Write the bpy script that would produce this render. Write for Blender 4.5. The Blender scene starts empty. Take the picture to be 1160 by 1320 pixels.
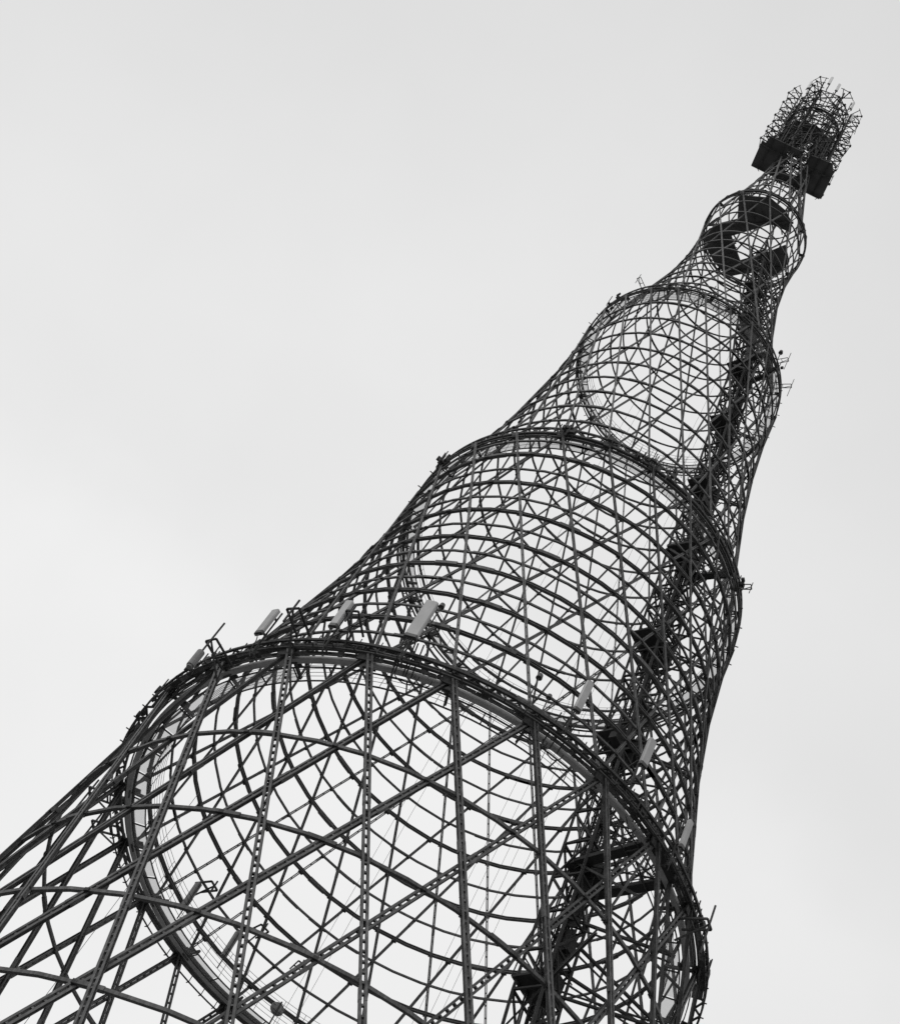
import bpy, math, random
from mathutils import Vector, Matrix
rnd = random.Random(7)
R_ = math.radians
S = bpy.context.scene
C = S.collection

# ---------------------------------------------------------------- camera
cam_d = bpy.data.cameras.new('camera')
cam_d.sensor_fit = 'HORIZONTAL'
cam_d.sensor_width = 36.0
cam_d.lens = 2185.4 / 1160 * 36.0
cam_d.clip_start = 0.1
cam_d.clip_end = 20000
cam = bpy.data.objects.new('camera', cam_d)
C.objects.link(cam)
pitch, roll, yaw = 0.9105, 0.6008, 0.1325
cam.matrix_world = (Matrix.Translation((0, -56.98, 1.97)) @ Matrix.Rotation(yaw, 4, 'Z')
                    @ Matrix.Rotation(math.pi / 2 + pitch, 4, 'X') @ Matrix.Rotation(roll, 4, 'Z'))
S.camera = cam

# ---------------------------------------------------------------- overcast sky
W = bpy.data.worlds.new('World')
S.world = W
W.use_nodes = True
nt = W.node_tree
nt.nodes.clear()
def N(t, **k):
    n = nt.nodes.new(t)
    for a, b in k.items():
        setattr(n, a, b)
    return n
out = N('ShaderNodeOutputWorld'); bg = N('ShaderNodeBackground')
sky = N('ShaderNodeTexSky', sky_type='NISHITA', sun_disc=False)
sky.sun_elevation = R_(48); sky.sun_rotation = R_(235)
bw = N('ShaderNodeRGBToBW')
tc = N('ShaderNodeTexCoord'); sep = N('ShaderNodeSeparateXYZ')
# cloud deck: brighter low down and to one side, with very soft structure
mr = N('ShaderNodeMapRange'); mr.inputs[1].default_value = 0.26; mr.inputs[2].default_value = 0.56
mr.inputs[3].default_value = 7.2; mr.inputs[4].default_value = 8.2
mx = N('ShaderNodeMapRange'); mx.inputs[1].default_value = 0.03; mx.inputs[2].default_value = 0.40
mx.inputs[3].default_value = 0.0; mx.inputs[4].default_value = -0.85
nz = N('ShaderNodeTexNoise'); nz.inputs['Scale'].default_value = 3.2; nz.inputs['Detail'].default_value = 4.5
nz.inputs['Roughness'].default_value = 0.5
warp = N('ShaderNodeMath', operation='MULTIPLY_ADD'); warp.inputs[1].default_value = 0.16
cl = N('ShaderNodeMapRange', interpolation_type='SMOOTHSTEP'); cl.inputs[1].default_value = 0.705; cl.inputs[2].default_value = 0.785
cl.inputs[3].default_value = 0.0; cl.inputs[4].default_value = 0.62
nm = N('ShaderNodeMath', operation='MULTIPLY_ADD'); nm.inputs[1].default_value = 1.6; nm.inputs[2].default_value = -0.8
ad = N('ShaderNodeMath', operation='ADD'); ad2 = N('ShaderNodeMath', operation='ADD'); ad3 = N('ShaderNodeMath', operation='ADD')
mix = N('ShaderNodeMix', data_type='FLOAT'); mix.inputs[0].default_value = 0.97
L = nt.links.new
L(tc.outputs['Generated'], sep.inputs[0]); L(tc.outputs['Generated'], nz.inputs['Vector'])
L(sep.outputs['Y'], mr.inputs[0]); L(sep.outputs['X'], mx.inputs[0])
L(nz.outputs['Fac'], warp.inputs[0]); L(sep.outputs['Y'], warp.inputs[2]); L(warp.outputs[0], cl.inputs[0])
L(nz.outputs['Fac'], nm.inputs[0])
L(mr.outputs[0], ad2.inputs[0]); L(mx.outputs[0], ad2.inputs[1])
L(ad2.outputs[0], ad3.inputs[0]); L(cl.outputs[0], ad3.inputs[1])
L(ad3.outputs[0], ad.inputs[0]); L(nm.outputs[0], ad.inputs[1])
nt.links.new(sky.outputs[0], bw.inputs[0])
nt.links.new(bw.outputs[0], mix.inputs[2]); nt.links.new(ad.outputs[0], mix.inputs[3])
nt.links.new(mix.outputs[0], bg.inputs['Color']); bg.inputs['Strength'].default_value = 0.1
nt.links.new(bg.outputs[0], out.inputs[0])

sun_d = bpy.data.lights.new('sun', 'SUN'); sun_d.energy = 0.6; sun_d.angle = R_(25); sun_d.color = (1, 0.995, 0.985)
sun = bpy.data.objects.new('sun', sun_d); C.objects.link(sun)
sv = Vector((math.cos(R_(48)) * math.sin(R_(235)), math.cos(R_(48)) * math.cos(R_(235)), math.sin(R_(48))))
sun.rotation_euler = (-sv).to_track_quat('-Z', 'Y').to_euler()
sun.location = (-60, -40, 200)
S.view_settings.view_transform = 'Standard'; S.view_settings.look = 'None'
S.view_settings.exposure = 0; S.view_settings.gamma = 1; S.view_settings.use_curve_mapping = False

# ---------------------------------------------------------------- materials
def mat(name, lo, hi, rough=0.6, scale=3.0, metal=0.0, bump=0.0, alpha=None, vary=0.0):
    m = bpy.data.materials.new(name); m.use_nodes = True
    t = m.node_tree; b = t.nodes['Principled BSDF']
    b.inputs['Roughness'].default_value = rough; b.inputs['Metallic'].default_value = metal
    g = t.nodes.new('ShaderNodeNewGeometry')
    n = t.nodes.new('ShaderNodeTexNoise'); n.inputs['Scale'].default_value = scale; n.inputs['Detail'].default_value = 6
    r = t.nodes.new('ShaderNodeValToRGB')
    r.color_ramp.elements[0].position = 0.32; r.color_ramp.elements[1].position = 0.68
    r.color_ramp.elements[0].color = (lo, lo, lo, 1); r.color_ramp.elements[1].color = (hi, hi, hi, 1)
    t.links.new(g.outputs['Position'], n.inputs['Vector'])
    t.links.new(n.outputs['Fac'], r.inputs[0])
    if vary:
        oi = t.nodes.new('ShaderNodeObjectInfo'); v = t.nodes.new('ShaderNodeMapRange')
        v.inputs[3].default_value = 1 - vary; v.inputs[4].default_value = 1 + vary
        n2 = t.nodes.new('ShaderNodeTexNoise'); n2.inputs['Scale'].default_value = 14; n2.inputs['Detail'].default_value = 8
        mp = t.nodes.new('ShaderNodeMapping'); mp.inputs['Scale'].default_value = (1, 1, .18)
        v2 = t.nodes.new('ShaderNodeMapRange'); v2.inputs[1].default_value = .35; v2.inputs[2].default_value = .68
        v2.inputs[3].default_value = .62; v2.inputs[4].default_value = 1.45
        m1 = t.nodes.new('ShaderNodeMath'); m1.operation = 'MULTIPLY'
        m2 = t.nodes.new('ShaderNodeVectorMath'); m2.operation = 'SCALE'
        t.links.new(g.outputs['Position'], mp.inputs[0]); t.links.new(mp.outputs[0], n2.inputs['Vector'])
        t.links.new(oi.outputs['Random'], v.inputs[0]); t.links.new(n2.outputs['Fac'], v2.inputs[0])
        t.links.new(v.outputs[0], m1.inputs[0]); t.links.new(v2.outputs[0], m1.inputs[1])
        t.links.new(r.outputs[0], m2.inputs[0]); t.links.new(m1.outputs[0], m2.inputs['Scale'])
        t.links.new(m2.outputs[0], b.inputs['Base Color'])
    else:
        t.links.new(r.outputs[0], b.inputs['Base Color'])
    if bump:
        bp = t.nodes.new('ShaderNodeBump'); bp.inputs['Strength'].default_value = bump; bp.inputs['Distance'].default_value = 0.02
        t.links.new(n.outputs['Fac'], bp.inputs['Height']); t.links.new(bp.outputs[0], b.inputs['Normal'])
    if alpha is not None:
        b.inputs['Alpha'].default_value = alpha
    return m
M = {
    'steel': mat('aged_painted_steel', 0.055, 0.11, 0.6, 2.2, vary=.28),
    'steel_dark': mat('dark_steel', 0.03, 0.06, 0.75, 2.5, vary=.25),  # darker steel tone for ring girders, fittings and aerials
    'deck': mat('dark_deck_plate', 0.06, 0.10, 0.85, 1.2),
    'steel_black': mat('black_steel', 0.018, 0.035, 0.8, 2.0),  # near-black steel tone for stair shaft, landings and platforms
    'plank': mat('weathered_deck_plank', 0.10, 0.17, 0.8, 4.0, vary=.35),
    'mesh': mat('thin_wire_mesh', 0.40, 0.5, 0.7, 1.0, alpha=0.24),
    'radome': mat('pale_radome_plastic', 0.36, 0.46, 0.45, 1.5),
    'radome_white': mat('white_radome_plastic', 0.72, 0.8, 0.45, 1.5),
    'capgrey': mat('dark_grey_plastic', 0.05, 0.08, 0.5, 3),
    'channel_lit': mat('lit_channel_steel', 0.30, 0.42, 0.5, 2.0),  # pale tone puts the light on the inner channel's face into its colour
    'dish': mat('grey_radome_cloth', 0.18, 0.24, 0.6, 3),
    'wire': mat('black_cable', 0.02, 0.03, 0.5, 3),
    'concrete': mat('old_concrete', 0.28, 0.42, 0.9, 0.7, bump=0.4),
    'ground': mat('asphalt_and_worn_grass', 0.14, 0.24, 0.95, 0.05, bump=0.5),
}

# ---------------------------------------------------------------- mesh helpers
class MB:
    def __init__(self): self.v = []; self.f = []
    def prism(self, poly, a, b, X, Y, cap=True):
        """2D polygon (x along X, y along Y) extruded from a to b"""
        i = len(self.v); n = len(poly)
        for p in (a, b):
            for x, y in poly: self.v.append(p + X * x + Y * y)
        for k in range(n): self.f.append((i + k, i + (k + 1) % n, i + n + (k + 1) % n, i + n + k))
        if cap:
            self.f.append(tuple(range(i + n - 1, i - 1, -1))); self.f.append(tuple(range(i + n, i + 2 * n)))
    def bar(self, a, b, w, h=None, up=None):
        a = Vector(a); b = Vector(b); h = w if h is None else h
        l = (b - a)
        if l.length < 1e-6: return
        l.normalize()
        u = Vector(up) if up is not None else (Vector((0, 0, 1)) if abs(l.z) < 0.9 else Vector((1, 0, 0)))
        X = l.cross(u)
        if X.length < 1e-6: X = l.cross(Vector((1, 0.3, 0)))
        X.normalize(); Y = X.cross(l).normalized()
        self.prism([(-w / 2, -h / 2), (w / 2, -h / 2), (w / 2, h / 2), (-w / 2, h / 2)], a, b, X, Y)
    def tube(self, a, b, r, n=8, r2=None):
        a = Vector(a); b = Vector(b); l = (b - a).normalized()
        X = l.cross(Vector((0, 0, 1)) if abs(l.z) < 0.9 else Vector((1, 0, 0))).normalized(); Y = X.cross(l)
        i = len(self.v); r2 = r if r2 is None else r2
        for p, rr in ((a, r), (b, r2)):
            for k in range(n):
                t = 2 * math.pi * k / n; self.v.append(p + (X * math.cos(t) + Y * math.sin(t)) * rr)
        for k in range(n): self.f.append((i + k, i + (k + 1) % n, i + n + (k + 1) % n, i + n + k))
        self.f.append(tuple(range(i + n - 1, i - 1, -1))); self.f.append(tuple(range(i + n, i + 2 * n)))
    def ring(self, r, z, w, h, seg=120, a0=0, a1=360):
        """rectangular section w (radial) x h (vertical) swept on a circle or arc"""
        full = abs(a1 - a0 - 360) < 1e-6; n = seg if full else seg + 1; i = len(self.v)
        for k in range(n):
            t = R_(a0 + (a1 - a0) * k / seg)
            for dr, dz in ((-w / 2, -h / 2), (w / 2, -h / 2), (w / 2, h / 2), (-w / 2, h / 2)):
                self.v.append(Vector(((r + dr) * math.sin(t), -(r + dr) * math.cos(t), z + dz)))
        for k in range(seg if full else seg):
            k2 = (k + 1) % n
            for j in range(4): self.f.append((i + 4 * k + j, i + 4 * k + (j + 1) % 4, i + 4 * k2 + (j + 1) % 4, i + 4 * k2 + j))
        if not full:
            self.f.append((i + 3, i + 2, i + 1, i)); e = i + 4 * (n - 1); self.f.append((e, e + 1, e + 2, e + 3))
    def box(self, c, X, Y, Z, sx, sy, sz):
        c = Vector(c); self.prism([(-sx / 2, -sy / 2), (sx / 2, -sy / 2), (sx / 2, sy / 2), (-sx / 2, sy / 2)], c - Z * sz / 2, c + Z * sz / 2, X, Y)
    def mesh(self, name):
        me = bpy.data.meshes.new(name); me.from_pydata([tuple(v) for v in self.v], [], self.f); me.update(); return me
def obj(name, me, m, parent=None, rz=0, loc=None):
    if isinstance(me, MB): me = me.mesh(name)
    if len(me.materials) == 0: me.materials.append(M[m])
    o = bpy.data.objects.new(name, me); C.objects.link(o)
    if parent: o.parent = parent
    o.rotation_euler = (0, 0, rz)
    if loc is not None: o.location = loc
    return o
def thing(name, label, cat, loc=(0, 0, 0), rz=0, group=None):
    o = bpy.data.objects.new(name, None); C.objects.link(o); o.empty_display_size = 0.5
    o.location = loc; o.rotation_euler = (0, 0, rz); o['label'] = label; o['category'] = cat
    if group: o['group'] = group
    return o
def P(r, az, z):
    return Vector((r * math.sin(R_(az)), -r * math.cos(R_(az)), z))
UP = Vector((0, 0, 1))

# ---------------------------------------------------------------- tower profile
ZS = [0.9, 25, 50, 75, 100, 125, 150]
RS = [20.15, 17.20, 13.22, 9.53, 6.81, 3.98, 1.95]
RB = [20.15, 17.10, 12.78, 9.05, 6.25, 3.55]      # foot radius of each section, just inside the ring below it
ZB = [0.9, 25.1, 50.3, 75.3, 100.3, 125.2]
PH = -9.42
#        twist, legs each way, rail width, rail depth, gap, batten step
SEC = [(37.5, 24, .11, .14, .11, .8), (36.2, 24, .085, .145, .09, .44), (45, 24, .052, .09, .022, .7),
       (45, 24, .045, .075, .012, 1.2), (75, 12, .045, .08, .015, 1.2), (105, 12, .05, .08, .02, 1.2)]
TOPP = [PH + 36.2 - 37.5, PH, PH, PH, PH, PH + 30 - 75 + 0.0]
TOPP[0] = PH + 36.2
TOPP[5] = PH + 30 - 105
def rad(z):
    for k in range(6):
        if z <= ZS[k + 1] + 1e-6: break
    t = max(0, (z - ZB[k]) / (ZS[k + 1] - ZB[k])); a, b = RB[k], RS[k + 1]; c = math.cos(R_(SEC[k][0]))
    return math.sqrt((1 - t) ** 2 * a * a + t * t * b * b + 2 * t * (1 - t) * a * b * c)

# ---------------------------------------------------------------- setting
g = MB()
n = 96; i0 = 0
g.v.append(Vector((0, 0, 0)))
for r in (30, 90, 400, 4000):
    for k in range(n):
        t = 2 * math.pi * k / n; g.v.append(Vector((r * math.cos(t), r * math.sin(t), 0)))
for k in range(n):
    g.f.append((0, 1 + k, 1 + (k + 1) % n))
    for j in range(3): g.f.append((1 + j * n + k, 1 + (j + 1) * n + k, 1 + (j + 1) * n + (k + 1) % n, 1 + j * n + (k + 1) % n))
go = obj('ground', g, 'ground'); go['kind'] = 'structure'
fd = MB(); fd.ring(20.15, 0.35, 3.0, 0.9, 144); fd.ring(20.15, 0.84, 1.6, 0.12, 144)
fo = obj('foundation_ring', fd, 'concrete')
fo['label'] = 'low grey concrete foundation ring on the ground under the lattice tower'; fo['category'] = 'foundation'

# ---------------------------------------------------------------- the tower
tower = thing('lattice_tower', 'tall tapering dark steel hyperboloid lattice tower of stacked flared sections', 'tower')

def leg_mesh(k, sg):
    tw, nl, w, h, gap, step = SEC[k]
    off = h / 2 + 0.008
    zt, zb = ZS[k + 1], ZB[k]
    top = P(RS[k + 1], 0, zt); bot = P(RB[k], sg * tw, zb)
    l = (top - bot).normalized(); mid = (top + bot) / 2
    r = Vector((mid.x, mid.y, 0)).normalized()
    Y = (r - l * r.dot(l)).normalized(); X = l.cross(Y).normalized()
    sh = Y * (off if sg > 0 else -off)
    bot = bot + sh - l * 0.15; top = top + sh + l * 0.15
    m = MB(); t = 0.016 if k < 3 else 0.012
    for s in (-1, 1):
        x0 = s * gap / 2
        if k < 3:   # channel: web beside the gap, flanges turned outwards
            poly = [(x0, -h / 2), (x0 + s * w, -h / 2), (x0 + s * w, -h / 2 + t), (x0 + s * t, -h / 2 + t),
                    (x0 + s * t, h / 2 - t), (x0 + s * w, h / 2 - t), (x0 + s * w, h / 2), (x0, h / 2)]
        else:
            poly = [(x0, -h / 2), (x0 + s * w, -h / 2), (x0 + s * w, h / 2), (x0, h / 2)]
        if s < 0: poly = poly[::-1]
        # a little camber: three lengths spliced together
        L = (top - bot).length; cuts = [0, .34, .67, 1]
        for a, b in zip(cuts[:-1], cuts[1:]):
            m.prism(poly, bot + l * L * a, bot + l * L * b, X, Y, cap=True)
            if k < 3 and a > 0:
                m.box(bot + l * L * a + X * (x0 + s * w * .5), X, Y, l, w + .012, h + .016, .55)
    L = (top - bot).length; d = step
    while d < L - .2:
        c = bot + l * d
        m.box(c, X, Y, l, gap + .02, h * .7, .075 if k < 2 else .06)
        d += step
    return m.mesh('leg')

for k in range(6):
    tw, nl = SEC[k][:2]; st = 360 / nl
    for sg in (1, -1):
        me = leg_mesh(k, sg)
        for i in range(nl):
            obj('leg', me, 'steel', tower, R_(TOPP[k] + i * st))

def cross_az(k, z):
    """azimuth offset of the right-hand legs at height z of section k"""
    t = (z - ZB[k]) / (ZS[k + 1] - ZB[k]); a = P(RB[k], SEC[k][0], 0) * (1 - t) + P(RS[k + 1], 0, 0) * t
    return math.degrees(math.atan2(a.x, -a.y))
def hoop(z, w, h, k, clamp=True, double=False, inset=.0):
    r = rad(z) - inset; m = MB(); sg = 48 if k in (1, 2, 3) else 72
    if double:
        m.ring(r, z - h * .36, w, h * .28, sg); m.ring(r - w * .1, z, w * .35, h * .44, sg); m.ring(r, z + h * .36, w, h * .28, sg)
    else:
        m.ring(r, z, w, h, sg)
    # bolted splice straps at uneven places round the hoop
    hr = random.Random(int(z * 10))
    for _ in range(9):
        a = hr.uniform(0, 360); m.ring(r, z, w * 1.25, h * 1.2, 2, a, a + 60 / r)
    o = obj('hoop', m, 'steel', tower)
    if clamp:
        c = MB(); a0 = cross_az(k, z); nl = SEC[k][1]
        s = max(.1, h * .95)
        for i in range(nl):
            az = TOPP[k] + a0 + i * 360 / nl
            X = P(1, az + 90, 0); Y = P(1, az, 0)
            c.box(P(r + .01, az, z - h * .35), X, Y, UP, s * 1.7, w + .03, s * 1.3)
            az = TOPP[k] - a0 + i * 360 / nl
            X = P(1, az + 90, 0); Y = P(1, az, 0)
            c.box(P(r + .01, az, z - h * .2), X, Y, UP, s * 1.4, w + .03, s)
        obj('clamp_plate', c, 'steel_dark', o)
    return o
for z in (5.0, 10.0, 15.0, 20.0): hoop(z, .12, .14, 0, inset=.1)
for z in (29.6, 34.0, 39.15, 44.15): hoop(z, .13, .13, 1)
for i in range(8): hoop(72.7 - 3.06 * i, .15, .165, 2, double=True)
for i in range(8): hoop(74.15 - 3.06 * i, .09, .10, 2)
for i in range(10): hoop(97.7 - 2.43 * i, .10, .115, 3)
for i in range(12): hoop(123.2 - 1.95 * i, .085, .095, 4, clamp=i % 2 == 0)
for i in range(10): hoop(147.6 - 2.3 * i, .07, .08, 5, clamp=False)

# ---------------------------------------------------------------- ring girders between the sections
def gussets(parent, r, z, n, ph, s):
    m = MB()
    m.box((0, -r, z - s * .25), Vector((1, 0, 0)), Vector((0, 1, 0)), UP, s * 1.1, .05, s * 1.2)
    m.box((0, -r + .18, z + .03), Vector((1, 0, 0)), Vector((0, 1, 0)), UP, s * .8, .4, .05)
    me = m.mesh('gusset_plate')
    for i in range(n): obj('gusset_plate', me, 'steel_dark', parent, R_(ph + i * 360 / n))
def handrail(parent, r, z, h=1.15, n=48, rails=4, th=.016, post=.022):
    m = MB()
    for j in range(rails): m.ring(r, z + h * (j + 1) / rails, th, th, 96)
    for i in range(n): m.bar(P(r, i * 360 / n, z), P(r, i * 360 / n, z + h), post)
    return obj('handrail', m, 'wire', parent)

# section 1 / 2 ring
m = MB(); m.ring(17.2, 25.0, .35, .3); ring = obj('ring_girder', m, 'steel_dark', tower)
m = MB(); m.ring(16.4, 24.9, .2, .2)
for i in range(96): m.bar(P(16.45, i * 3.75, 24.95), P(17.1, (i + (1 if i % 2 else -1) * .5) * 3.75, 24.95), .06)
obj('inner_truss', m, 'steel_dark', ring)

# big ring at 50 m
ZA = 50.0
m = MB(); m.ring(12.60, ZA - .02, .08, .1); m.ring(12.98, ZA - .06, .05, .1)
ringA = obj('ring_girder', m, 'steel', tower); ringA['label'] = 'widest ring girder in view with walkway, railings and zigzag outer truss'
m = MB(); m.ring(13.56, ZA + .1, .09, .12); m.ring(13.56, ZA - .36, .05, .06); obj('outer_chord', m, 'steel_dark', ringA)
m = MB(); m.ring(12.76, ZA - .2, .24, .05); m.ring(12.67, ZA - .12, .03, .2); m.ring(12.85, ZA - .12, .03, .2); obj('inner_channel', m, 'channel_lit', ringA)
m = MB(); m.ring(13.22, ZA - .02, .09, .12); obj('middle_chord', m, 'steel_dark', ringA)
zm = MB(); zm.bar(P(13.24, -1.875, ZA + .02), P(13.54, 0, ZA + .09), .075); zme = zm.mesh('zigzag_brace')
zm2 = MB(); zm2.bar(P(13.54, 0, ZA + .05), P(13.24, 1.875, ZA - .02), .075); zme2 = zm2.mesh('zigzag_brace')
for i in range(96):
    a = PH + i * 3.75
    obj('zigzag_brace', zme, 'steel_dark', ringA, R_(a)); obj('zigzag_brace', zme2, 'steel_dark', ringA, R_(a))
hk = MB()
for i in range(96):
    a = PH + 1.9 + i * 3.75
    hk.bar(P(13.54, a, ZA - .42), P(13.54, a, ZA + .4), .04); hk.bar(P(13.54, a, ZA - .36), P(13.72, a, ZA - .36), .04)
obj('bracket', hk, 'steel_dark', ringA)
# walkway boards between the chords on the near half: separate planks
for i in range(60):
    a0 = -72 + i * 2.4
    for r0, r1, dz in ((13.02, 13.15, 0), (13.29, 13.49, 0)):
        pk = MB(); z = ZA - .1 + rnd.uniform(-.012, .012) + dz
        pk.ring((r0 + r1) / 2, z, r1 - r0 - rnd.uniform(.0, .02), .04, 2, a0 + .04, a0 + 2.36)
        obj('plank', pk, 'plank' if rnd.random() < .6 else 'steel_dark', ringA)
# wire mesh walkway panels just inside the ring
def mesh_panels(parent, r0, r1, z, n, ph, skip=()):
    m = MB(); d = 360 / n
    m.ring((r0 + r1) / 2, z, r1 - r0, .012, 3, .25, d - .25); me = m.mesh('mesh_panel')
    f = MB(); f.bar(P(r0, 0, z - .03), P(r1, 0, z - .03), .05)
    for i in range(n):
        if i in skip: continue
        obj('mesh_panel', me, 'mesh', parent, R_(ph + i * d))
    fr = MB(); fr.ring(r0, z - .02, .045, .06, 96); fr.ring(r1, z - .02, .045, .06, 96)
    for i in range(n): fr.bar(P(r0, ph + i * d, z - .05), P(r1, ph + i * d, z - .05), .05)
    obj('panel_frame', fr, 'steel_dark', parent)
mesh_panels(ringA, 11.85, 12.5, ZA - .25, 48, PH, skip=tuple(range(44, 48)) + tuple(range(0, 9)))
gussets(ringA, 13.3, ZA, 24, PH, .62)
gussets(ringA, 12.7, ZA + .05, 24, PH, .4)
handrail(ringA, 11.85, ZA - .2, 1.5, 64, 6)
# radial ties
m = MB(); m.bar(P(11.85, 0, ZA - .1), P(13.55, 0, ZA - .02), .1, .14); me = m.mesh('radial_tie')
for i in range(24): obj('radial_tie', me, 'steel_dark', ringA, R_(PH + i * 15))
# cable loops and clamps hanging below the ring
m = MB()
for a, s in ((-17, .5), (-14, .35), (8, .4), (11, .5), (30, .35)):
    c = P(12.9, a, ZA - .3); X = P(1, a + 90, 0); pv = None
    for j in range(13):
        t = math.pi * j / 12; q = c + X * (math.cos(t) * s) - UP * math.sin(t) * s * 1.1 - P(1, a, 0) * .1 * math.sin(2 * t)
        if pv is not None: m.bar(pv, q, .035)
        pv = q
for a in (-19.5, -19, -17.5, -17, -16, 9, 10.5, 12):
    m.bar(P(13.6, a, ZA + .8), P(12.9, a, ZA - .5), .05); 
obj('cable_loop', m, 'wire', ringA)

def ring_small(r, z, w, th, npanel, name_label, nodes, ph, rail=True, up=.55, seg=48):
    m = MB(); m.ring(r, z, th, th * 1.1); m.ring(r - .02, z + up, th * .8, th * .9); m.ring(r + .02, z - .34, th * .6, th * .6)
    o = obj('ring_girder', m, 'steel_dark', tower); o['label'] = name_label
    bm = MB(); st = 360 / (nodes * 2); bm.bar(P(r, 0, z), P(r, st / 2, z + up), th * .5); b1 = bm.mesh('zigzag_brace')
    bm = MB(); bm.bar(P(r, st / 2, z + up), P(r, st, z), th * .5); b2 = bm.mesh('zigzag_brace')
    for i in range(nodes * 2):
        obj('zigzag_brace', b1, 'steel_dark', o, R_(ph + i * st)); obj('zigzag_brace', b2, 'steel_dark', o, R_(ph + i * st))
    hb = MB()
    for i in range(nodes * 2):
        hb.bar(P(r - w, ph + i * st, z - .2), P(r, ph + i * st, z - .05), th * .5)
        hb.bar(P(r, ph + (i + .5) * st, z - .34), P(r + .25, ph + (i + .5) * st, z - .34), th * .35)
    obj('radial_tie', hb, 'steel_dark', o)
    mesh_panels(o, r - w, r - .12, z - .25, npanel, ph)
    gussets(o, r + .04, z, nodes, ph, th * 2.6)
    if rail: handrail(o, r - w, z - .2, 1.1, nodes * 2, 3)
    return o
ringB = ring_small(9.53, 75, .75, .125, 48, 'second ring girder up with pale mesh walkway inside', 24, PH)
ringC = ring_small(6.81, 100, .72, .105, 36, 'third ring girder up with pale mesh walkway inside', 24, PH)
m = MB(); m.ring(3.98, 125, .14, .14, 72); m.ring(3.9, 125.5, .09, .09, 72); m.ring(4.0, 124.5, .08, .08, 72)
ringD = obj('ring_girder', m, 'steel_dark', tower); gussets(ringD, 4.0, 125, 12, PH, .3)
bm = MB()
for i in range(48): bm.bar(P(3.98, i * 7.5, 125 if i % 2 else 125.5), P(3.98, i * 7.5 + 7.5, 125.5 if i % 2 else 125), .05)
obj('ring_lacing', bm, 'steel_dark', ringD)
m = MB(); m.ring(2.4, 150, .12, .14, 60); m.ring(2.35, 149.4, .08, .08, 60); obj('ring_girder', m, 'steel_dark', tower)

# boxes and junctions clustered on rings
def junk(parent, r, z, azs, s, seed):
    rr = random.Random(seed)
    for a in azs:
        m = MB(); X = P(1, a + 90, 0); Y = P(1, a, 0)
        for _ in range(5):
            c = P(r + rr.uniform(-.3, .3), a + rr.uniform(-1, 1) * s * 3, z + rr.uniform(-.2, .5))
            m.box(c, X, Y, UP, s * rr.uniform(.3, 1), s * rr.uniform(.2, .6), s * rr.uniform(.3, 1))
        for _ in range(4):
            c = P(r + rr.uniform(-.3, .3), a + rr.uniform(-1, 1) * s * 4, z - .4); m.bar(c, c + UP * rr.uniform(.8, 1.6), .05)
        obj('junction_box', m, 'steel_dark', parent)
junk(ringB, 9.6, 75, (-24, -22, -9, 1, 4, 7, 12, 55, -70, -68), .35, 3)
junk(ringA, 13.3, 50, (-57, -62, -67, -73, -79, -84, -100, -106, 44, 54, 66, 29, 35), .36, 4)
junk(ringC, 6.8, 100, (-30, -5, 8, 14, -60, -66, 50), .28, 5)

# ---------------------------------------------------------------- decks at the upper levels
def plate(poly, z, th=.12, name='deck_plate', parent=None, mt='deck', ribs=False):
    m = MB(); a = Vector((0, 0, z)); m.prism(poly, a, a + UP * th, Vector((1, 0, 0)), Vector((0, 1, 0)))
    o = obj(name, m, mt, parent); return o
deckD = plate([(-3.75, 1.35), (-2.85, -.1), (-1.9, -1.0), (-2.65, -2.8), (-.45, -3.75), (1.0, -3.4), (1.9, -2.8), (2.2, -2.0), (.6, -1.9), (-1.7, .5)], 124.75, parent=tower, name='deck')
for pl in ([(-3.7, 1.25), (-1.7, .5), (-.2, 2.0), (1.0, .7), (1.35, 1.2), (1.15, 2.3), (-.4, 3.7), (-1.9, 3.2), (-3.1, 2.3)],
           [(1.05, .72), (2.3, -.9), (3.2, .2), (2.9, 1.9), (1.2, 2.25), (1.4, 1.2)]):
    plate(pl, 124.76, parent=deckD, name='deck_plate')
m = MB()
for i in range(9): m.bar((-3.0 + i * .32, 1.5 + i * .24, 124.66), (-1.5 + i * .2, .2 + i * .3, 124.66), .07)
for x in (-2.2, -1.4, -.6, .2, 1.0): m.bar((x, -2.6, 124.64), (x + .7, -1.6, 124.64), .08)
m.bar((-3.7, .5, 124.6), (2.0, -2.9, 124.6), .16); m.bar((-1, 3.6, 124.6), (3.2, .6, 124.6), .14)
obj('deck_beam', m, 'steel_dark', deckD)
ZE = 140.2
deckE = plate([(-3.25, 1.12), (-3.4, -1.3), (-3.05, -1.25), (-2.95, -1.95), (-1.15, -2.0), (-1.0, 1.05)], ZE, parent=tower, name='deck')
deckE['label'] = 'dark deck jutting out on both sides under the aerials'
plate([(.75, 1.0), (.8, -2.1), (2.75, -2.3), (3.05, -1.75), (3.2, -1.85), (3.35, .95)], ZE + .004, parent=deckE, name='deck_plate')
plate([(-1.0, 1.05), (-1.0, .35), (.75, .3), (.75, 1.0)], ZE + .002, parent=deckE, name='deck_plate')
plate([(-1.1, -1.5), (-1.15, -2.0), (.1, -2.05), (.0, -1.6)], ZE + .002, parent=deckE, name='deck_plate')
def each(name, parent, mt, bars):
    """every bar an object of its own"""
    for a, b, w in bars:
        m = MB(); m.bar(a, b, w); obj(name, m, mt, parent)
each('deck_beam', deckE, 'steel_dark', [((x, 1.0, ZE - .06), (x, -2.3, ZE - .06), .11) for x in (-2.6, -1.5, -1.05, 0.1, .8, 1.6, 2.5)]
     + [((-3.2, y, ZE - .17), (3.2, y - .1, ZE - .17), .11) for y in (1.0, -1.0)])
m = MB()
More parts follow.
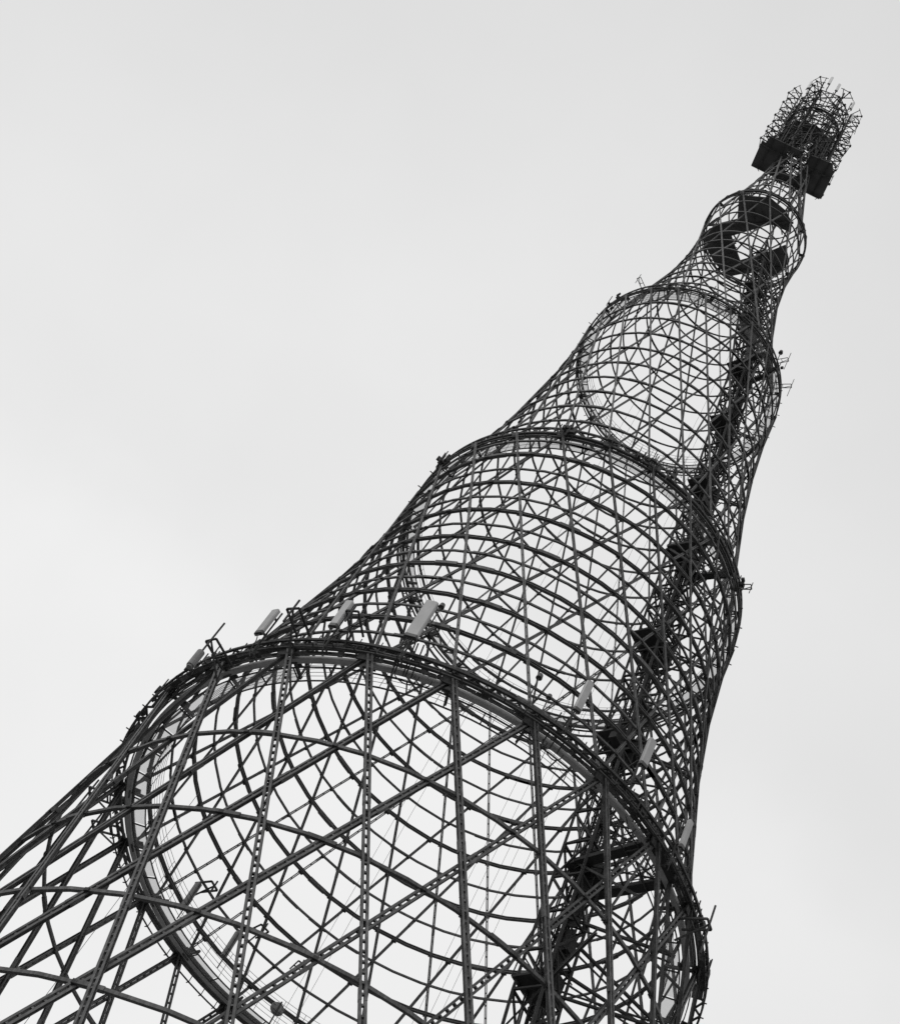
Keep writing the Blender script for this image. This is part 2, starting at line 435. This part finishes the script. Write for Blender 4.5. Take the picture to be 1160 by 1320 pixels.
for x0, y0, x1, y1 in ((-3.25, 1.1, 3.3, .95), (-3.35, -1.2, -3.25, 1.1), (3.3, .95, 3.2, -1.8)):
    for h in (.5, 1.0): m.bar((x0, y0, ZE + h), (x1, y1, ZE + h), .035)
obj('handrail', m, 'wire', deckE)
plate([(-2.3, -.8), (-1.6, -1.7), (0, -2.1), (1.0, -1.7), (.4, -.7), (-.6, .3), (-1.6, 1.2), (-2.2, .8)], 146.8, parent=tower, name='deck')
plate([(1.1, -.3), (2.0, -.8), (2.2, .9), (1.3, 1.7), (.2, 1.3)], 149.6, parent=tower, name='deck')

# ---------------------------------------------------------------- leaning stair shaft with landings
SP = [(26, 7.4, -10.2), (43, 6.15, -7.8), (50, 5.85, -7.3), (75, 4.75, -5.0), (100, 3.4, -2.9), (112, 2.1, -1.5), (124.6, .9, -.1)]
def sp(z):
    for (z0, x0, y0), (z1, x1, y1) in zip(SP[:-1], SP[1:]):
        if z <= z1: break
    t = (z - z0) / (z1 - z0); return Vector((x0 + (x1 - x0) * t, y0 + (y1 - y0) * t, z))
shaft = MB(); sw = .66
def corner(z, i):
    s = sw * (1 if z < 80 else .85 if z < 105 else .9); c = sp(z); a = R_(40)
    dx, dy = ((-1, -1), (1, -1), (1, 1), (-1, 1))[i]
    return c + Vector((dx * s * math.cos(a) - dy * s * math.sin(a), dx * s * math.sin(a) + dy * s * math.cos(a), 0))
zz = [26 + 2.08 * i for i in range(48)]
for a, b in zip(zz[:-1], zz[1:]):
    for i in range(4): shaft.bar(corner(a, i), corner(b, i), .11)
sho = obj('stair_shaft', shaft, 'steel_black', tower)
lac = MB()
for n_, (a, b) in enumerate(zip(zz[:-1], zz[1:])):
    for i in range(4):
        j = (i + 1) % 4; lac.bar(corner(a, i), corner(a, j), .09)
        lac.bar(corner(a, i if n_ % 2 else j), corner(b, j if n_ % 2 else i), .075)
obj('shaft_lacing', lac, 'steel_black', sho)
rng = MB(); z = 26
while z < 124:
    c = sp(z); rng.bar(c + Vector((-.2, -.1, 0)), c + Vector((.2, .12, 0)), .035); z += .4
for s in (-1, 1):
    for a, b in zip(zz[:-1], zz[1:]): rng.bar(sp(a) + Vector((s * .2, s * .11, 0)), sp(b) + Vector((s * .2, s * .11, 0)), .05)
obj('ladder', rng, 'steel_black', sho)
cg = MB(); z = 26.5
while z < 124:
    c = sp(z) + Vector((.1, -.25, 0)); pv = None
    for k in range(9):
        t = 2 * math.pi * k / 8; q = c + Vector((math.cos(t) * .38, math.sin(t) * .38, 0))
        if pv is not None: cg.bar(pv, q, .03)
        pv = q
    z += 1.1
obj('ladder_cage', cg, 'steel_black', sho)
cb = MB()
for dx, dy, r in ((.1, .0, .08), (.0, -.35, .06), (.35, .3, .06), (.45, .2, .05), (.3, .45, .05), (-.3, .4, .04), (-.4, .3, .04)):
    for a, b in zip(zz[:-1], zz[1:]): cb.bar(sp(a) + Vector((dx, dy, 0)), sp(b) + Vector((dx, dy, 0)), r * 1.6)
obj('cable_bundle', cb, 'wire', sho)
for a, b in zip(zz[:-1], zz[1:]):
    if a > 122: break
    if rnd.random() < .5: continue
    m = MB(); q0, q1 = sp(a), sp(b); o_ = Vector((.42, -.1, 0))
    m.bar(q0 + o_, q0.lerp(q1, .94) + o_, .42, .05, up=(0.6, .8, 0)); obj('cable_tray', m, 'steel_black', sho)
    if rnd.random() < .45:
        m = MB(); m.box(q0 + Vector((rnd.uniform(-.7, .7), rnd.uniform(-.7, .7), 1)), Vector((.77, .64, 0)), Vector((-.64, .77, 0)), UP, rnd.uniform(.3, .6), rnd.uniform(.2, .4), rnd.uniform(.5, 1.1)); obj('cabinet', m, 'steel_black', sho)
for z, L, wd in ((43.2, 1.7, 1.2), (58.3, 2.2, 1.3), (66.7, 2.3, 1.3), (83.3, 1.9, 1.1), (91.7, 1.9, 1.0), (108.5, 1.7, .9), (114.5, 1.7, .9)):
    c = sp(z); a = math.atan2(c.y, c.x)
    X = Vector((math.cos(a), math.sin(a), 0)); Y = Vector((-math.sin(a), math.cos(a), 0))
    m = MB(); m.box(c - X * .15, X, Y, UP, wd, L, .1)
    ld = obj('landing', m, 'steel_black', tower)
    m = MB()
    for s in (-1, 1):
        m.bar(c - X * .15 + Y * s * L / 2 + X * wd / 2 * s, c - X * .15 + Y * s * L / 2 + X * wd / 2 * s + UP * 1.0, .05)
        m.bar(c - Y * L / 2 + X * s * wd / 2 + UP, c + Y * L / 2 + X * s * wd / 2 + UP, .04)
    m.box(c + UP * .6 + Y * L * .3, X, Y, UP, wd * .6, .5, .9)
    obj('landing_rail', m, 'steel_black', ld)
    # struts out to the lattice
    m = MB(); r = rad(z)
    az = math.degrees(math.atan2(c.x, -c.y))
    each('tie_strut', sho, 'steel_dark', [(c, P(r, az + d, z), .1) for d in (-9, 10)] + [(c + UP * .25, P(r, az + d, z + .2), .06) for d in (-9, 10)])
# platform frames linking shaft and ring at each ring level
for z, q in ((50, [(5.6, -7.6), (7.7, -10.7), (9.0, -9.2), (6.7, -6.3)]), (75, [(3.7, -5.6), (5.6, -7.4), (7.1, -6.0), (5.5, -4.6)]),
             (100, [(2.6, -3.2), (4.1, -5.0), (5.0, -3.8), (3.7, -2.2)])):
    V = [Vector((x, y, z - .1)) for x, y in q]; s = {50: .36, 75: .3, 100: .26}[z]
    m = MB()
    for a, b in ((0, 1), (3, 2), (0, 3), (1, 2)): m.bar(V[a], V[b], s * 1.2, .2)
    pf = obj('platform', m, 'steel_black', tower)
    m = MB()
    c = (V[0] + V[3]) / 2; X = (V[1] - V[0]).normalized(); Y = X.cross(UP)
    m.box(c + X * .2, X, Y, UP, 1.0, 1.9, .08); m.box(c + X * .3 + UP * .5, X, Y, UP, .6, 1.0, .9)
    for t in (.45, .7): m.bar(V[0].lerp(V[1], t), V[3].lerp(V[2], t), .07)
    m.bar(V[0], V[2], .06); m.bar(V[1], V[3], .06)
    for a, b in ((0, 1), (3, 2)):
        for h in (.5, 1.05): m.bar(V[a] + UP * h, V[b] + UP * h, .035)
        for t in (0, .25, .5, .75, 1): m.bar(V[a].lerp(V[b], t), V[a].lerp(V[b], t) + UP * 1.05, .04)
    obj('platform_rail', m, 'steel_black', pf)
    # trussed supports from the ring
    az = math.degrees(math.atan2(V[1].x, -V[1].y)); r = rad(z - 6)
    each('tie_strut', pf, 'steel_dark', [(P(r, az + d, z - 6), V[1 if d < 0 else 2], .1) for d in (-6, 6, 14)] + [(P(r, az + d + 5, z - 3.5), V[0 if d < 0 else 3], .09) for d in (-6, 6, 14)])
# horizontal stays at the right-hand side between shaft and shell in the second section
for z, d in ((47.2, 12), (44.6, 20), (46.5, 30), (41.8, 14), (39.5, 26)):
    c = sp(z); each('tie_strut', sho, 'steel_dark', [(c, P(rad(z) - .1, 38 + d, z), .11), (c - UP * .35, P(rad(z) - .1, 38 + d, z - .35), .06)])
for z in [53 + 3.06 * i for i in range(7)] + [77.5 + 2.45 * i for i in range(9)] + [102 + 2.6 * i for i in range(7)]:
    c = sp(z); az = math.degrees(math.atan2(c.x, -c.y))
    each('tie_strut', sho, 'steel_dark', [(c, P(rad(z) - .05, az + d, z), .07 if z < 75 else .05) for d in (-5, 6, 15, 26)])

# loose vertical wires inside the tower: one thing per wire
for i, (x, y, z0, z1) in enumerate(((-1.28, 0, 30, 98), (3.42, 0, 30, 98), (4.4, .2, 30, 96), (-10.0, 0, 28, 50), (3.9, 1.5, 40, 98), (-1.83, 0.3, 30, 98), (2.34, 0, 52, 124), (3.0, 1.4, 40, 98))):
    m = MB(); m.tube((x, y, z0), (x * .97, y, z1), .008 if i != 3 else .012, 5)
    obj('guy_wire', m, 'wire', tower)

# crown mast above the last section, inside the aerials
cm = MB(); zc = [141 + 1.6 * i for i in range(10)]
def cc(z, i, s=1.15):
    return Vector((s * (-1, 1, 1, -1)[i], s * (-1, -1, 1, 1)[i], z))
for i in range(4): cm.bar(cc(140.4, i), cc(155.6, i), .16)
cmo = obj('crown_mast', cm, 'steel_dark', tower)
lm_ = MB()
for a, b in zip(zc[:-1], zc[1:]):
    for i in range(4): lm_.bar(cc(a, i), cc(a, (i + 1) % 4), .08); lm_.bar(cc(a, i), cc(b, (i + 1) % 4), .07)
for z in (142.5, 145, 147.5, 150, 152.5, 155):
    for i in range(8):
        lm_.bar(P(1.4, -75 + 45 * i, z), P(2.5, -75 + 45 * i, z), .1); lm_.bar(P(2.45, -75 + 45 * i, z), P(2.45, -30 + 45 * i, z), .07)
        lm_.bar(P(2.45, -75 + 45 * i, z), P(2.45, -30 + 45 * i, z + 2.4 if z < 155 else z - 2.4), .07)
obj('mast_lacing', lm_, 'steel_dark', cmo)
m = MB()
for x, y, z0, z1 in ((-2.1, -1.2, 150, 157.2), (-1.3, .4, 150, 156.5), (-.7, -.6, 151, 157)):
    m.tube((x, y, z0), (x, y, z1), .11, 8, .03)
obj('spike', m, 'steel_dark', cmo)

# ---------------------------------------------------------------- aerials in the crown: eight dipole columns
def dipole_column():
    t = thing('dipole_antenna', '', 'antenna', group='dipole columns around the crown of the tower')
    m = MB(); m.bar((0, 0, 0), (0, 0, 15.0), .11)
    for z in range(0, 15): m.bar((0, .45, z), (0, 0, z + .5), .05)
    m.bar((0, .45, 0), (0, .45, 14.6), .08)
    obj('pole', m, 'steel_dark', t)
    d = MB()
    d.bar((0, 0, 0), (0, -1.0, 0), .075)
    d.bar((0, -1.0, 0), (-.75, -.72, .0), .045); d.bar((0, -1.0, 0), (.75, -.72, .0), .045)
    d.bar((0, 0, .5), (-.55, -.8, .15), .06); d.bar((0, 0, .5), (.55, -.8, .15), .06)
    d.box((0, -1.0, 0), Vector((1, 0, 0)), Vector((0, 1, 0)), UP, .16, .14, .16)
    me = d.mesh('dipole')
    for i in range(10): obj('dipole', me, 'steel_dark', t, loc=(0, 0, .9 + 1.52 * i))
    pn = MB()
    for i in range(9): pn.bar((-.85, .3, 1 + i * 1.5), (.85, .3, 1.7 + i * 1.5), .05)
    for x in (-.85, .85): pn.bar((x, .3, .5), (x, .3, 13.8), .06)
    obj('reflector_screen', pn, 'steel_dark', t)
    return t
def copy_tree(o, parent=None):
    c = o.copy(); C.objects.link(c); c.parent = parent
    for ch in list(o.children): copy_tree(ch, c)
    return c
azs = [-77, -29, 19, 67, 112, 157, 202, 243]
where = ['leftmost dipole column on the crown, above the left wing of the deck', 'dipole column at the front left of the crown, the one reaching highest in the photo',
         'dipole column at the front right of the crown, second highest tip', 'rightmost dipole column on the crown, its tips standing clear of the sky',
         'dipole column behind the rightmost one, low over the right deck wing', 'dipole column at the rear right of the crown, mostly hidden in the lattice',
         'dipole column at the rear left of the crown, mostly hidden in the lattice', 'dipole column behind the leftmost one, just above the deck edge']
dc = dipole_column()
for i, (a, lb) in enumerate(zip(azs, where)):
    o = dc if i == 0 else None
    if o is None: o = copy_tree(dc)
    o.location = P(2.6 + rnd.uniform(-.12, .12), a, 141.2 + rnd.uniform(-.4, .4)); o.rotation_euler = (0, 0, R_(a + rnd.uniform(-5, 5))); o['label'] = lb
    for ch in list(o.children):
        if ch.name.startswith('dipole'):
            ch.rotation_euler = (rnd.uniform(-.12, .12), 0, rnd.uniform(-.2, .2)); ch.scale = [rnd.uniform(.85, 1.15)] * 3
            if i not in (0, 3) and rnd.random() < .15: bpy.data.objects.remove(ch)

# ---------------------------------------------------------------- panel aerials and side frames on the rings
def panel(az, z0, h, w, r, label, d=.16, tilt=0.0, lean=0, group='pale panel antennas on the widest ring', mt='radome'):
    t = thing('panel_antenna', label, 'antenna', P(r, az, z0), R_(az + lean), group)
    m = MB(); c = .045; w2 = w / 2; d2 = d / 2
    poly = [(-w2 + c, -d2), (w2 - c, -d2), (w2, -d2 + c), (w2, d2), (-w2, d2), (-w2, -d2 + c)]
    m.prism(poly, Vector((0, 0, 0.08)), Vector((0, -tilt, h)), Vector((1, 0, 0)), Vector((0, 1, 0)))
    m.prism([(x * .8, y * .8) for x, y in poly], Vector((0, -tilt, h)), Vector((0, -tilt, h + .05)), Vector((1, 0, 0)), Vector((0, 1, 0)))
    obj('radome', m, mt, t)
    m = MB(); m.prism([(x * 1.02, y * 1.02) for x, y in poly], Vector((0, 0, -.08)), Vector((0, 0, .08)), Vector((1, 0, 0)), Vector((0, 1, 0)))
    for x in (-.1, 0, .1): m.tube((x * w * 2, 0, -.08), (x * w * 2, 0, -.2), .025, 6)
    obj('end_cap', m, 'capgrey', t)
    m = MB(); m.tube((0, .32, -1.0), (0, .32, h + .3), .04, 8)
    obj('pole', m, 'steel_dark', t)
    m = MB()
    for z in (.25, h - .25): m.bar((0, .32, z), (0, .06, z), .07); m.box((0, .1, z), Vector((1, 0, 0)), Vector((0, 1, 0)), UP, .18, .06, .1)
    m.bar((0, .32, -.9), (0, .75, -.9), .06); m.bar((0, .32, -.4), (0, .5, -1.0), .05)
    obj('bracket', m, 'steel_dark', t)
    m = MB(); pv = Vector((0, 0, -.15))
    for k in range(1, 9):
        q = Vector((math.sin(k * .9) * .05, .04 * k, -.15 - .13 * k)); m.bar(pv, q, .03); pv = q
    obj('cable', m, 'wire', t)
    return t
panel(-17.7, 50.35, 2.35, .52, 14.2, 'largest pale panel antenna, upright on the wide ring left of centre', .2, .0)
panel(-30.6, 50.2, 1.65, .36, 14.2, 'slim pale panel antenna on the wide ring, second to the left of the largest one')
panel(-43.2, 49.75, 1.55, .38, 14.25, 'leftmost pale panel antenna, against the open sky beside the square side frame')
panel(10.5, 50.75, 1.75, .32, 14.2, 'slim pale panel antenna on the wide ring right of centre, beside a dark box')
panel(24.2, 50.95, 1.5, .36, 14.2, 'short pale panel antenna in front of the dark stair shaft landing')
panel(38.4, 50.1, 1.5, .28, 13.95, 'rightmost pale panel antenna, seen edge on at the right outline of the tower')

for a_, z_, l_ in ((-14, 154.6, 'white panel antenna high in the crown, right of the highest tip'), (2, 153.6, 'white panel antenna in the crown, midway between the two front dipole columns'),
                   (40, 153.2, 'white panel antenna in the crown, just left of the rightmost dipole column'), (52, 151.6, 'lowest white panel antenna at the right of the crown'), (-45, 153.5, 'white panel antenna in the crown, left of the highest tip')):
    panel(a_, z_, 1.9, .26, 3.2, l_, .1, 0, 0, 'white panel antennas in the crown', 'radome_white')

def frame(az, z, r, label, L=1.0, h=1.1, pole=2.6, cyl=False, inward=False, s=1.0, lat=0, name='side_frame'):
    t = thing(name, label, 'antenna mount', P(r, az, z), R_(az + (180 if inward else 0) + lat))
    m = MB()
    for x in (-.0,):
        m.bar((-.22 * s, .2, 0), (-.22 * s, -L, 0), .06 * s); m.bar((.22 * s, .2, 0), (.22 * s, -L, 0), .06 * s)
        m.bar((-.22 * s, -L, 0), (.22 * s, -L, 0), .06 * s); m.bar((-.22 * s, -L * .3, 0), (.22 * s, -L * .3, 0), .05 * s)
        m.bar((0, .2, -h), (0, -L, 0), .05 * s)
    obj('arm', m, 'steel_dark', t)
    m = MB(); m.tube((0, -L, -pole * .6), (0, -L, pole * .4), .035 * s, 8); obj('pole', m, 'steel_dark', t)
    if cyl:
        m = MB(); m.tube((0, -L, -pole * .6), (0, -L, -pole * .6 + .9), .16, 12); m.tube((0, -L, -pole * .6 - .1), (0, -L, -pole * .6), .12, 12)
        obj('radome', m, 'dish', t)
    return t
frame(-47.8, 48.4, 13.9, 'side frame on the left of the wide ring holding a small grey drum', 1.15, .9, 2.9, True, s=1.2)
frame(-37.8, 50.6, 13.6, 'empty square side frame beside the leftmost pale panel antenna', 1.1, 1.3, 1.5, s=1.3)
frame(-28.5, 51.0, 13.4, 'dark twin arm frame right of the slim pale panel antenna', 1.0, 1.4, 1.2, s=1.2)
frame(50, 48.9, 13.35, 'side frame jutting into the sky at the lower right edge of tower', 1.0, .9, 2.6, s=1.3)
frame(-104, 50.0, 13.5, 'side frame on the far left of the wide ring, upper of two close together', 1.3, .8, 2.0, s=1.3)
frame(-112, 50.0, 13.5, 'side frame on the far left of the wide ring, lower of two close together', 1.3, .8, 2.0, s=1.3)
frame(-136, 52.4, 12.1, 'inward hook shaped frame on the far wall, nearest the left ring walkway', .8, .6, .8, inward=True, s=1.3)
frame(-154, 53.2, 12.0, 'inward hook shaped frame on the far wall, middle one above the long railing', .8, .6, .8, inward=True, s=1.2)
frame(-167, 53.2, 12.0, 'inward hook shaped frame on the far wall above the round grey drum', .7, .6, .6, inward=True, s=1.0)
frame(56, 75.2, 9.6, 'short side frame jutting right from the second ring up', .6, .5, 1.0, s=.7)
frame(48, 100.6, 6.9, 'thin side frame jutting right from the third ring up, upper one', .6, .5, 2.4, s=.6)
frame(58, 99.4, 6.9, 'thin side frame jutting right from the third ring up, lower one', .8, .5, 2.4, s=.6)
frame(-49, 101.6, 6.6, 'thin side frame on the left shoulder of the third ring up', .6, .5, 1.4, s=.6)

def slim(az, z, r, label, h=1.5, rr=.09):
    t = thing('stick_antenna', label, 'antenna', P(r, az, z), R_(az))
    m = MB(); m.prism([(-rr, -rr), (rr, -rr), (rr, rr), (-rr, rr)], Vector((0, 0, 0)), Vector((0, 0, h)), Vector((1, 0, 0)), Vector((0, 1, 0)))
    obj('radome', m, 'dish', t)
    m = MB(); m.tube((0, .12, -.8), (0, .12, h + .2), .03, 6); obj('pole', m, 'steel_dark', t)
slim(-134.5, 50.7, 12.0, 'short grey stick antenna on the far walkway, upper left one', 1.6, .12)
slim(-150.5, 50.9, 12.0, 'short grey stick antenna on the far walkway, lower right one', 1.6, .12)

def drum(az, z, r, label, s):
    t = thing('drum_antenna', label, 'antenna', P(r, az, z), R_(az))
    m = MB(); n_ = 20
    pr = [(0, -s * .45), (s * .75, -s * .38), (s, 0), (s * .9, s * .3), (s * .4, s * .5), (0, s * .55)]
    m.v.append(Vector((0, pr[0][1], 0)))
    for rr, y in pr[1:-1]:
        for k in range(n_): m.v.append(Vector((rr * math.cos(2 * math.pi * k / n_), y, rr * math.sin(2 * math.pi * k / n_))))
    m.v.append(Vector((0, pr[-1][1], 0)))
    for k in range(n_):
        m.f.append((0, 1 + k, 1 + (k + 1) % n_))
        for j in range(len(pr) - 3): m.f.append((1 + j * n_ + k, 1 + (j + 1) * n_ + k, 1 + (j + 1) * n_ + (k + 1) % n_, 1 + j * n_ + (k + 1) % n_))
        m.f.append((len(m.v) - 1, 1 + (len(pr) - 3) * n_ + (k + 1) % n_, 1 + (len(pr) - 3) * n_ + k))
    obj('radome', m, 'dish', t)
    m = MB(); m.tube((0, s * .5, -1.2), (0, s * .5, s), .04, 8); m.bar((0, s * .2, 0), (0, s * .55, 0), .1); obj('pole', m, 'steel_dark', t)
drum(-167.9, 50.75, 12.0, 'round grey drum antenna on the far walkway at the bottom of the view', .36)
def lamp(az, z, r, label, s=.13):
    t = thing('warning_lamp', label, 'lamp', P(r, az, z), R_(az))
    m = MB(); m.tube((0, 0, 0), (0, 0, s * 1.6), s, 10, s * .8); m.tube((0, 0, s * 1.6), (0, 0, s * 2.1), s * .8, 10, s * .2); obj('lamp_glass', m, 'capgrey', t)
    m = MB(); m.tube((0, 0, -1.3), (0, 0, 0), .03, 6); obj('pole', m, 'steel_dark', t)
lamp(-16.2, 52.7, 14.1, 'small dark lamp just above the top of the largest pale panel antenna')
lamp(3.5, 52.9, 12.6, 'small dark lamp on a thin pole over the middle of the wide ring, upper one', .14)
lamp(6.7, 52.2, 12.6, 'small dark lamp on a thin pole over the middle of the wide ring, lower one', .12)
lamp(46, 101.3, 6.92, 'small dark lamp standing clear in the sky right of the third ring', .15)

# small pieces that cannot be picked apart singly at this distance, kept as real joined geometry
for o in C.objects:
    if o.parent and o.type == 'MESH' and o.name.split('.')[0] in ('clamp_plate', 'bracket', 'shaft_lacing', 'mast_lacing', 'ring_lacing', 'inner_truss', 'handrail', 'cable_loop',
            'cable_bundle', 'ladder_cage', 'ladder', 'landing_rail', 'platform_rail', 'panel_frame', 'junction_box') or (o.name.split('.')[0] == 'radial_tie' and o.parent is not ringA):
        if o.parent in (tower,) or o.parent.parent is not None or o.name.startswith('bracket'): o['kind'] = 'stuff'
